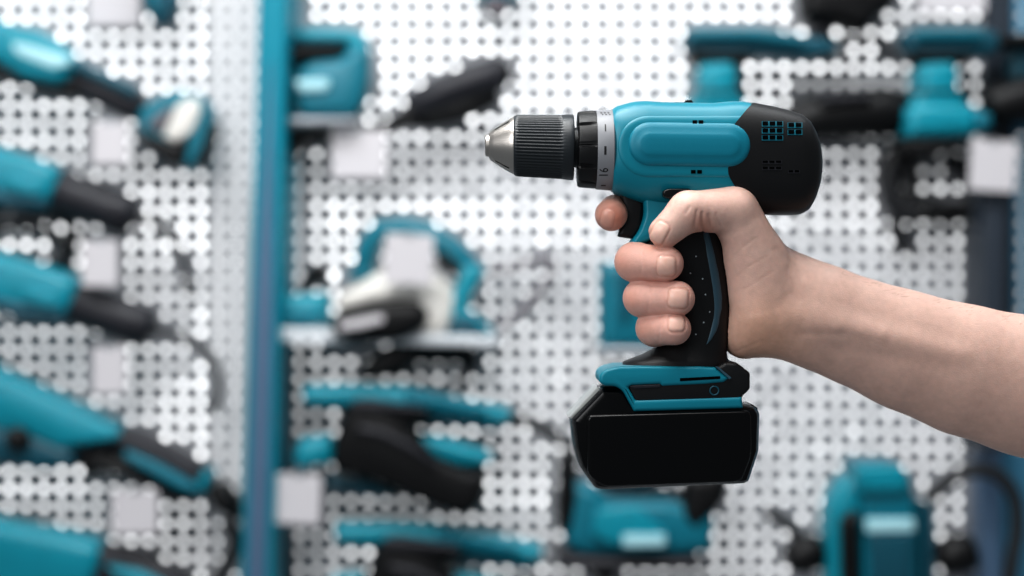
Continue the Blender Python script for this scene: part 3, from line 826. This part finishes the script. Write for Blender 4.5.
# --- left bay
z = zz(0, 0, 2.88)
t = tool('reciprocating_saw', 'teal saw hanging top left with dark neck and a teal loop handle at its end', 'saw', 100, 90)
P('motor_housing', t, z([(-120, 10), (-40, 40), (40, 72), (100, 80), (155, 108), (208, 160), (200, 215), (160, 246), (60, 226), (-120, 120)]), T1, .075, r=6)
P('lower_shell_or_shade', t, z([(-120, 110), (60, 215), (165, 240), (215, 225), (235, 250), (190, 276), (120, 262), (-120, 190)]), K1, .06, r=5)  # black strip painting the shade under the motor housing
P('badge', t, z([(35, 120), (75, 128), (196, 166), (202, 186), (150, 198), (60, 162), (36, 146)]), PALE, .01, FR, 2)  # pale strip here is a painted reflection on the housing
R('neck', t, z([(190, 220), (290, 262), (400, 312)]), [15, 15, 15], K2)
R('neck_strip', t, z([(215, 188), (300, 224), (392, 268)]), [5.5, 6, 6], T3, Y - .022)
P('loop_handle', t, z([(392, 322), (430, 288), (510, 254), (592, 278), (614, 368), (588, 440), (557, 486), (478, 466), (398, 384)]), T2, .06, Y + .004, r=5, bevel=.008)
P('battery', t, z([(396, 372), (440, 392), (492, 410), (540, 398), (524, 474), (478, 470), (408, 402)]), K1, .05, Y - .012, r=3, bevel=.006)
P('lower_cover', t, z([(604, 340), (618, 372), (592, 440), (566, 478), (552, 474), (580, 420)]), K1, .04, Y - .012, r=2, bevel=.004)
P('window', t, z([(466, 392), (508, 300), (556, 276), (580, 310), (552, 380), (504, 410)]), CREAM, .02, Y - .024, r=4, bevel=.004)
P('side_panel', t, z([(420, 356), (474, 314), (502, 304), (460, 384)]), K3, .02, Y - .024, r=2, bevel=.004)
t = tool('rotary_hammer', 'pointed dark teal tool nose hanging down at the top edge beside a tag', 'power tool', 156, 5)
P('housing', t, [(138, -60), (176, -60), (174, 2), (166, 20), (157, 27), (148, 18), (141, 2)], T3, .06, r=4)
P('side_panel', t, [(143, -60), (156, -60), (156, 10), (149, 12)], T2, .02, FR + .006, r=3)

def barrel_grinder(label, ox, oy, cord):
    """small grinder seen from its tail: teal gear body left, dark ribbed barrel right"""
    z = lambda pts: [(p[0] + ox, p[1] + oy) for p in pts]
    t = tool('angle_grinder', label, 'grinder', 60 + ox, 190 + oy, 'small grinders stacked down the left edge')
    P('gear_housing', t, z([(-90, 118), (-30, 138), (30, 156), (57, 168), (54, 190), (44, 206), (0, 200), (-90, 180)]), T1, .075, r=6)
    P('lower_shell_or_shade', t, z([(-60, 176), (10, 190), (46, 196), (44, 210), (-10, 206)]), T3, .06, Y - .01, r=4)
    P('badge', t, z([(4, 174), (36, 182), (40, 192), (34, 196), (4, 188)]), PALE if False else T1, .01, FR - .004, r=3)
    R('barrel', t, z([(46, 186), (80, 198), (112, 209), (130, 215)]), [21, 22, 21, 19.5], K2)
    R('barrel_underside_shade', t, z([(60, 200), (95, 211), (126, 222)]), [14, 14.5, 13], K1, Y + .004)  # black tube painting the shade along the barrel's lower side
    R('cord_sleeve', t, z([(130, 214), (140, 219)]), [7, 4], K1)
    CB('cord', t, cord, 3.0)
    return t
barrel_grinder('teal grinder with dark barrel at the left edge, the one nearest below the loop-handled saw', 0, 0, [(138, 217), (160, 226), (176, 244), (186, 268), (188, 290, WALL - .004)])
barrel_grinder('lower of two teal grinders at the left edge, its cord looping down to the right', 18, 112, [(157, 330), (180, 336), (204, 350), (216, 370), (219, 392), (213, 410)])
t = tool('coiled_cord', 'black power cord hanging in the dark gap between the two small grinders at left', 'cord', 40, 225)
CB('cord', t, [(-30, 214), (10, 205), (40, 212), (66, 220), (72, 240), (62, 262), (30, 272)], 4.6, WALL - .014)
CB('plug_lead', t, [(-20, 232), (20, 224), (52, 236), (64, 254)], 3.2, WALL - .012)

z = zz(0, 360, 2.667)
t = tool('large_angle_grinder', 'big teal grinder low on the left with long trigger handle running down to the right', 'grinder', 100, 450)
P('motor_housing', t, z([(-200, -60), (0, 38), (120, 96), (240, 150), (316, 192), (312, 216), (240, 226), (150, 240), (60, 200), (-200, 150)]), T1, .085, r=8)
P('gear_case', t, z([(-200, 140), (60, 186), (140, 222), (190, 240), (200, 280), (120, 300), (0, 280), (-200, 260)]), T3, .075, Y - .004, r=6)
obj('dark_hole_disc', *prod([(18, 439, FR - .016), (18, 439, FR + .01)], [12, 12], FR, 24), K1, t, 40)  # black disc standing in for a dark hole in the housing
P('rear_handle', t, z([(300, 180), (360, 190), (450, 235), (530, 285), (556, 330), (530, 372), (470, 350), (390, 300), (310, 240), (240, 250), (190, 300), (196, 250), (240, 215)]), K2, .06, r=6)
P('handle_trim', t, z([(330, 240), (420, 278), (520, 335), (520, 360), (470, 345), (390, 300), (325, 262)]), T2, .02, FR + .002, r=3)
P('trigger', t, z([(195, 262), (250, 240), (330, 262), (430, 318), (500, 366), (500, 390), (430, 362), (330, 312), (260, 300), (230, 320)]), K1, .05, Y, r=5)
P('end_ring', t, z([(520, 318), (548, 288), (562, 310), (548, 352), (520, 372)]), T1, .064, r=3)
P('tail_cap', t, z([(545, 345), (580, 330), (628, 372), (632, 440), (600, 420), (560, 392)]), K1, .06, r=6)
CB('cord', t, [(228, 522), (236, 540), (230, 560), (220, 578), (210, 600, WALL - .02)], 5.0)
t = tool('straight_grinder', 'teal tool cut by the bottom left corner, its dark tail pointing right', 'grinder', 60, 565)
P('housing', t, [(-80, 505), (0, 524), (60, 536), (98, 546), (98, 566), (84, 600), (-80, 590)], T1, .08, r=7)
P('tail', t, [(92, 544), (130, 554), (176, 574), (200, 600), (90, 600), (86, 570)], K2, .06, r=6)
P('tail_trim', t, [(104, 566), (140, 572), (170, 588), (160, 596), (120, 580)], T1, .02, FR + .002, r=3)

def price_tag(x0, y0, x1, y1, label, tilt=0.0, y=Y - .045, level=TAGW):
    t = tool('price_tag', label, 'price tag', (x0 + x1) / 2, (y0 + y1) / 2, 'white price tags on the display wall', y)
    cx, cy = (x0 + x1) / 2, (y0 + y1) / 2; c, s = math.cos(tilt), math.sin(tilt)
    rot = lambda p: (cx + (p[0] - cx) * c - (p[1] - cy) * s, cy + (p[0] - cx) * s + (p[1] - cy) * c)
    obj('card', *prism([rot(p) for p in ((x0, y0), (x1, y0), (x1, y1), (x0, y1))], y, y, y + .002, 0, 1.5), level, t)
    obj('clip', *prism([rot(p) for p in ((cx - 4, y0 - 2), (cx + 4, y0 - 2), (cx + 4, y0 + 3), (cx - 4, y0 + 3))], y, y - .001, WALL - .001), METAL, t)
price_tag(92, 122, 128, 164, 'white price tag under the loop-handled saw at upper left')
price_tag(82, 240, 118, 286, 'white price tag between the two small grinders at left')
price_tag(92, 346, 126, 394, 'white price tag below the lower small grinder, above the big grinder')
price_tag(112, 490, 158, 534, 'white price tag under the handle of the big grinder at lower left')
price_tag(88, -22, 140, 26, 'pale price tag at the top edge left of the pointed tool nose', y=WALL - .02)
price_tag(332, 130, 386, 178, 'pale price tag under the box-shaped teal jigsaw', y=Y - .02)
price_tag(385, 234, 433, 284, 'white price tag in front of the arched handle on the shelf', 0.05, Y - .09)
price_tag(275, 474, 321, 524, 'bright white price tag beside the slate post at lower left of the middle bay', 0.04, Y - .06)
price_tag(970, 140, 1016, 191, 'white price tag at the right edge, below the upright sander', 0.06, Y - .06)
price_tag(918, -20, 986, 12, 'pale price tag cut by the top edge at right', y=WALL - .015)

# --- middle bay
z = zz(240, 0, 2.743)
t = tool('jigsaw', 'boxy teal jigsaw beside the slate post with a slot handle and pale badge', 'jigsaw', 325, 80)
P('top_handle', t, z([(150, 78), (200, 70), (320, 76), (350, 110), (352, 150), (300, 160), (290, 118), (140, 116)]), T1, .06, r=5)
P('motor_housing', t, z([(150, 190), (190, 165), (270, 158), (300, 120), (352, 130), (350, 230), (330, 300), (300, 322), (160, 318), (145, 260)]), T2, .08, r=6)
P('grip_insert', t, z([(134, 118), (296, 118), (296, 150), (180, 160), (134, 200)]), K1, .05, r=3)
P('badge', t, z([(150, 218), (245, 218), (240, 246), (160, 250)]), PALE, .008, Y - .042, r=2)
P('base_plate', t, z([(126, 318), (322, 318), (322, 340), (126, 352)]), METAL, .09, r=2)
P('blade_guard', t, z([(126, 350), (250, 348), (240, 378), (180, 388), (130, 440)]), K1, .05, r=4)
t = tool('angle_grinder', 'charcoal barrel of a grinder tilted up to the right, just left above the drill chuck', 'grinder', 460, 96)
R('barrel', t, z([(470, 294), (560, 252), (650, 220), (715, 198)]), [14, 18, 18, 17], K2)
R('barrel_underside_shade', t, z([(430, 336), (520, 320), (610, 296), (700, 258)]), [5, 12, 13, 10], K1, Y + .006)  # black tube painted in for the shadow under this barrel
R('neck', t, z([(380, 352), (430, 338), (480, 312)]), [6, 8, 12], K1)
R('tail_cap', t, z([(712, 200), (732, 192)]), [15, 12], K1)
CB('cord', t, [(381, 128), (352, 132), (318, 130), (296, 126)], 2.4, WALL - .008)
t = tool('sander', 'small teal and brown tool foot cut by the top edge above the drill chuck', 'sander', 496, 2)
P('housing', t, [(472, -50), (518, -50), (516, -2), (474, -2)], T1, .05, r=4)
P('pad', t, [(484, -6), (508, -6), (506, 13), (488, 13)], K3, .04, r=3)

z = zz(240, 190, 2.56)
t = tool('display_shelf', 'narrow pale metal shelf carrying the cream sander in the middle bay', 'shelf', 385, 336)
P('shelf_board', t, z([(78, 352), (660, 376), (660, 402), (78, 388)]), SHELF, .10, Y, r=2, bevel=.004)
P('bracket', t, z([(200, 386), (330, 392), (330, 410), (200, 404)]), METAL, .05, WALL - .03, r=2)
t = tool('belt_sander', 'cream and teal sander with arched teal handle resting on the pale shelf', 'sander', 400, 290)
obj('dust_cover', *prod(z([(265, 340), (300, 300), (380, 272), (470, 270), (520, 300), (540, 340)]), [9, 20, 28, 30, 24, 12], Y - .015, 24, .8), CREAM, t, 60)
P('front_skirt', t, z([(228, 350), (250, 290), (330, 262), (440, 252), (500, 280), (540, 310), (530, 372), (470, 376), (300, 384), (238, 376)]), CREAM, .085, Y - .01, r=9)
obj('rim', *prod(z([(258, 290), (330, 268), (400, 258), (460, 256)]), [8, 8.5, 9, 8], Y - .055, 16, .7), CREAM, t, 60)
P('sanding_drum', t, z([(228, 344), (250, 304), (340, 288), (452, 284), (484, 312), (470, 356), (410, 386), (280, 394), (236, 376)]), K1, .05, Y - .05, r=8)
P('drum_badge', t, z([(252, 340), (300, 330), (364, 318), (370, 338), (320, 352), (256, 362)]), TAGW, .006, Y - .078, r=3)
R('arched_handle', t, z([(312, 212), (330, 140), (360, 104), (420, 98), (480, 112), (540, 156), (580, 200), (586, 230)]), [10.5, 11.5, 12, 12, 13, 14.5, 14.5, 12], T2)
P('handle_grip', t, z([(500, 160), (530, 165), (580, 205), (560, 225), (500, 190)]), K1, .04, Y - .02, r=4)
P('rear_housing', t, z([(560, 190), (632, 196), (606, 250), (580, 300), (650, 360), (644, 374), (510, 374), (540, 330), (536, 268), (552, 240)]), T1, .07, r=4)
P('rear_panel', t, z([(540, 330), (580, 318), (640, 366), (520, 370)]), T3, .02, FR + .004, r=3)
P('side_cover', t, z([(280, 205), (330, 190), (345, 222), (300, 236), (262, 228)]), T2, .05, Y + .01, r=4)
CB('cord', t, z([(626, 206), (680, 202), (740, 186), (790, 176), (800, 200), (770, 250), (720, 310), (660, 352)]), 2.6, WALL - .03, K3)
t = tool('sander_box', 'low teal box at the left end of the pale shelf against the post', 'box', 302, 309)
P('box_body', t, z([(96, 268), (220, 262), (226, 350), (84, 350)]), T1, .07, r=4)
P('box_band', t, z([(96, 310), (222, 306), (222, 346), (92, 346)]), T2, .01, FR, r=2)
t = tool('black_tool_end', 'small black tool end showing behind the teal box on the shelf', 'power tool', 314, 276, y=WALL - .03)  # unidentified dark blurred piece, shaped as a side handle knob
R('knob', t, z([(170, 232), (196, 215), (218, 218)]), [6, 11, 9], K1, WALL - .03)
R('stem', t, z([(168, 232), (166, 268)]), [4, 5], K1, WALL - .03)
t = tool('side_exhaust_tool', 'black tool tail hanging in shadow below the pale shelf', 'power tool', 415, 366, y=WALL - .04)
P('housing', t, z([(320, 440), (370, 400), (450, 388), (480, 404), (450, 440), (400, 480), (290, 490)]), K1, .06, WALL - .045, r=5)
R('tail', t, z([(450, 410), (520, 412), (580, 420), (590, 450)]), [13, 12, 11, 9], K1, WALL - .04)
CB('cord', t, z([(580, 440), (585, 470), (560, 500)]), 3.2, WALL - .03)
t = tool('circular_saw', 'teal tool box half hidden behind the curled fingers', 'saw', 622, 310)
P('housing', t, [(600, 262), (660, 262), (660, 350), (600, 350)], T2, .07, r=4)
P('side_slot', t, [(618, 268), (632, 268), (630, 318), (622, 322)], T3, .01, FR, r=2)
P('foot_plate', t, [(596, 346), (668, 346), (668, 356), (596, 356)], METAL, .08, r=2)

z = zz(240, 360, 2.667)
def planer(label, dx, dy, full):
    t = tool('power_planer', label, 'planer', 405 + dx, 445 + dy)
    q = lambda pts: [(p[0] + dx, p[1] + dy) for p in z(pts)]
    P('top_housing', t, q([(162, 70), (300, 66), (440, 72), (520, 92), (640, 118), (724, 134), (726, 160), (700, 176), (560, 152), (440, 140), (300, 128), (162, 122)]), T1, .07, r=5)
    P('top_band', t, q([(440, 78), (540, 98), (660, 128), (650, 150), (540, 132), (440, 118)]), T2, .012, FR, r=3)
    P('seam_strip', t, q([(470, 140), (560, 156), (700, 180), (690, 196), (560, 176), (470, 160)]), T3, .05, Y - .004, r=3)
    P('front_shoe', t, q([(150, 214), (240, 204), (250, 280), (150, 296), (134, 270)]), T1, .07, r=5)
    b = P('dust_bag', t, q([(284, 118), (330, 104), (500, 132), (506, 160), (450, 176), (520, 260), (600, 296), (660, 310), (650, 352), (640, 390), (600, 424), (540, 402), (480, 380), (380, 334), (240, 296), (246, 220)]), K1, .09, Y - .02, r=10)
    obj('fold', *prod(q([(318, 184), (380, 196), (460, 236), (520, 280)]), [4, 4.5, 4, 3], Y - .068, 14, .7), K2, b, 60)
    P('top_flap', b, q([(290, 112), (330, 104), (500, 128), (502, 142), (300, 136)]), K2, .03, Y - .056, r=3)
    P('motor_shell', t, q([(440, 200), (520, 206), (610, 230), (680, 256), (664, 284), (600, 290), (520, 270), (470, 240)]), T1, .08, Y - .004, r=6)
    P('sole_plate', t, q([(230, 316), (330, 318), (420, 360), (400, 376), (230, 340)]), T3, .06, r=3)
    if full:
        CB('cord', t, q([(722, 152), (780, 170), (840, 200), (880, 240), (884, 300), (870, 360), (850, 380)]), 4.2)
    return t
planer('teal planer with big black dust bag below the pale shelf, above its twin', 0, 0, True)
planer('teal planer with black dust bag cut by the bottom edge, directly below its twin', 32, 139, False)

z = zz(540, 430, 2.116)
t = tool('jigsaw', 'wide teal saw low in the middle, partly hidden behind the drill battery, with pale badge', 'saw', 635, 520)
P('main_housing', t, z([(70, 110), (120, 124), (150, 150), (270, 152), (330, 164), (360, 140), (374, 180), (366, 262), (300, 268), (80, 266), (50, 240), (60, 180)]), T2, .08, r=6)
P('upper_shell', t, z([(120, 60), (310, 50), (300, 112), (220, 126), (150, 128), (110, 110)]), T3, .06, Y + .006, r=6)
P('motor_panel', t, z([(120, 168), (210, 164), (240, 196), (270, 218), (266, 246), (150, 244), (110, 220)]), T1, .014, Y - .044, r=4)
P('badge', t, z([(176, 222), (266, 222), (266, 246), (176, 248)]), PALE, .006, Y - .054, r=2)
P('side_grip', t, z([(40, 50), (70, 80), (84, 140), (70, 210), (50, 232), (36, 200), (40, 120)]), K1, .06, Y - .01, r=5)
P('battery_pack', t, z([(310, 100), (380, 88), (404, 110), (396, 150), (360, 190), (330, 220), (300, 190)]), K1, .07, Y - .01, r=5)
P('base_plate', t, z([(36, 262), (190, 272), (340, 270), (350, 300), (40, 300)]), K2, .09, r=2)
R('front_knob', t, z([(120, 290), (150, 310)]), [9, 8], K1)

# --- right bay
z = zz(640, 0, 2.505)
def spool_sander(label, ox, oy, w, arm):
    """finishing sander seen from its side: long top handle, waisted teal motor, pad below"""
    t = tool('finishing_sander', label, 'sander', 720 + ox, 70 + oy, 'finishing sanders at upper right')
    q = lambda pts: [(p[0] + ox, p[1] + oy) for p in pts]
    P('top_handle', t, q([(682, 34), (690, 26), (760, 26), (812, 34), (840, 42), (842, 52), (800, 58), (760, 54), (716, 56), (688, 50)] if arm else [(680, 34), (690, 26), (762, 26), (780, 32), (780, 50), (764, 56), (716, 58), (690, 54)]), T3, .06, r=5)
    P('handle_pad', t, q([(692, 28), (760, 28), (806, 38), (800, 44), (750, 38), (692, 38)] if arm else [(694, 28), (760, 28), (764, 38), (694, 38)]), T2, .014, FR, r=3)
    P('collar', t, q([(690, 48), (756, 48), (752, 60), (740, 64), (704, 64), (694, 60)]), K1, .064, r=4)
    P('motor_neck', t, q([(700, 62), (734, 60), (740, 72), (738, 86), (746, 98), (748, 112), (690, 112), (692, 96), (700, 86), (698, 74)]), T1, .08, r=6)
    P('motor_band', t, q([(697, 88), (742, 88), (744, 95), (695, 95)]), K1, .084, r=1)
    return t
t = spool_sander('teal finishing sander right above the drill body, with a long handle to the right', 0, 0, 0, True)
P('pad', t, [(686, 106), (752, 106), (756, 120), (682, 120)], T2, .09, r=3)
CB('cord', t, [(840, 46), (868, 40), (884, 46, WALL - .02), (896, 60, WALL - .01)], 3.0)
t = spool_sander('upright teal sander at upper right with a dark shoe, left above the white tag', 222, 0, 0, False)
P('lower_shell_or_shade', t, [(906, 106), (930, 100), (966, 102), (992, 112), (992, 130), (974, 136), (908, 138)], T1, .085, Y - .004, r=5)
P('side_knob', t, [(976, 110), (994, 112), (994, 128), (978, 130)], T2, .03, Y - .05, r=6)
P('pad', t, [(904, 136), (952, 138), (968, 132), (962, 146), (930, 158), (906, 154)], K1, .08, r=4)
t = tool('angle_grinder', 'thick black tool barrel lying level right behind the drill motor end', 'grinder', 850, 114)
R('barrel', t, [(786, 124), (815, 118), (850, 114), (884, 112), (902, 114)], [18, 23, 25, 25, 22], K1)
P('switch_plate', t, [(820, 96), (870, 92), (874, 100), (822, 104)], K2, .02, Y - .034, r=3)
CB('cord', t, [(800, 130), (780, 150), (778, 180), (800, 200)], 3.5, WALL - .02)
t = tool('heat_gun', 'dark tool body cut by the top edge between the two finishing sanders', 'power tool', 850, 12)
P('housing', t, [(800, -40), (906, -40), (898, 2), (880, 14), (866, 30), (840, 20), (806, 18)], K1, .06, WALL - .045, r=6)
R('nozzle', t, [(826, 12), (818, 34), (820, 52)], [9, 10, 7], K2, WALL - .04)
t = tool('belt_grinder', 'dark tool at the right edge beside the upright sander', 'grinder', 1010, 100)
R('barrel', t, [(990, 106), (1020, 100), (1060, 94)], [19, 24, 24], K1)
P('top_arm', t, [(976, 36), (1060, 28), (1060, 46), (978, 46)], K1, .05, Y, r=4)
P('side_frame', t, [(1010, 40), (1060, 40), (1060, 90), (1014, 90)], T3, .04, WALL - .03, r=4)
t = tool('power_lead', 'tangle of black power lead hanging in shadow below the upright sander', 'cord', 925, 190)
CB('lead', t, [(900, 150), (888, 172), (892, 200), (908, 214), (930, 206), (940, 214), (962, 212), (976, 200), (972, 176), (950, 160)], 6.5, WALL - .03)
CB('loop', t, [(905, 160), (912, 184), (905, 206), (896, 224), (905, 250)], 5.5, WALL - .02)
P('plug', t, [(915, 204), (968, 202), (968, 220), (917, 222)], K1, .03, WALL - .03, r=4)

z = zz(540, 430, 2.116)
t = tool('router', 'domed teal router at lower right with black side knobs and a pale badge', 'router', 880, 540)
P('side_dome', t, z([(610, 220), (616, 160), (640, 116), (672, 92), (700, 100), (700, 340), (610, 340)]), T1, .08, Y + .006, r=9)
P('motor_top', t, z([(664, 74, 10), (760, 72, 10), (786, 90), (800, 150), (806, 200), (806, 340), (680, 340), (680, 150)]), T2, .1, Y - .006, r=7)
P('top_cap', t, z([(672, 78), (762, 76), (780, 100), (782, 132), (682, 134), (668, 100)]), T1, .02, Y - .056, r=4)
P('badge', t, z([(690, 188), (792, 188), (794, 216), (692, 218)]), PALE, .008, Y - .06, r=2)
P('lower_panel', t, z([(696, 222), (790, 222), (784, 330), (704, 330)]), T3, .012, Y - .058, r=3)
P('plunge_column', t, z([(640, 190), (676, 170), (680, 340), (644, 340)]), K1, .03, Y - .05, r=4)
P('side_panel', t, z([(806, 150), (838, 160), (838, 340), (806, 340)]), T3, .07, r=4)
for (cx, cy, rr) in ((560, 262, 1), (880, 262, 1.05)):
    k = R('side_knob', t, z([(cx - 30, cy + 14), (cx, cy), (cx + 30, cy - 6)]), [15 * rr, 20 * rr, 17 * rr], K1)
    R('knob_stem', k, z([(cx + 36 if cx < 700 else cx - 36, cy - 4), (cx + 60 if cx < 700 else cx - 60, cy - 8)]), [8, 9], K2)
CB('cord', t, z([(824, 148), (850, 118), (890, 92), (935, 84), (980, 104), (1006, 150), (1010, 210), (1000, 270), (992, 330)]), 5.2, Y - .03)
CB('guide_rod', t, z([(480, 172), (520, 196), (560, 240)]), 4.2)
# ================================================================== camera, light
cam = bpy.data.cameras.new('camera'); co = bpy.data.objects.new('camera', cam); C.objects.link(co)
co.location = (0, -D * S, Z0); co.rotation_euler = (math.radians(90), 0, 0)
cam.sensor_width = 36; cam.lens = 36 * (D * S) / (1024 * S)
cam.clip_start = 0.02
cam.dof.use_dof = True; cam.dof.focus_distance = D * S - 0.018; cam.dof.aperture_fstop = 2.85
bpy.context.scene.camera = co

def area(name, loc, target, size, power, color=(1, 1, 1), sy=None):
    l = bpy.data.lights.new(name, 'AREA'); l.energy = power; l.color = color; l.size = size
    if sy: l.shape = 'RECTANGLE'; l.size_y = sy
    o = bpy.data.objects.new(name, l); C.objects.link(o); o.location = loc
    o.rotation_euler = (Vector(target) - Vector(loc)).to_track_quat('-Z', 'Y').to_euler(); return o
area('ceiling_light', (-0.25, -0.25, 2.5), (0.05, 0.0, 1.3), 1.1, 20, (1.0, 0.99, 0.975), 0.7)
area('front_left_fill', (-1.1, -1.2, 1.95), (0.05, 0.0, 1.28), 0.9, 12.5, (0.97, 0.985, 1.0), 1.0)  # added fill lamp from front left, brightening the drill and hand
area('wall_wash', (0.0, 0.25, 2.9), (0.0, 1.2, 1.3), 2.2, 32, (0.95, 0.98, 1.0), 0.5)
w = bpy.data.worlds.new('world'); bpy.context.scene.world = w; w.use_nodes = True
w.node_tree.nodes['Background'].inputs['Color'].default_value = (0.80, 0.88, 0.95, 1)
w.node_tree.nodes['Background'].inputs['Strength'].default_value = 0.22
sc = bpy.context.scene
sc.view_settings.view_transform = 'Standard'; sc.view_settings.look = 'Medium High Contrast'
sc.cycles.use_denoising = True
sc.cycles.denoiser = 'OPENIMAGEDENOISE'
sc.cycles.denoising_input_passes = 'RGB_ALBEDO_NORMAL'
sc.cycles.max_bounces = 6
sc.cycles.use_adaptive_sampling = False
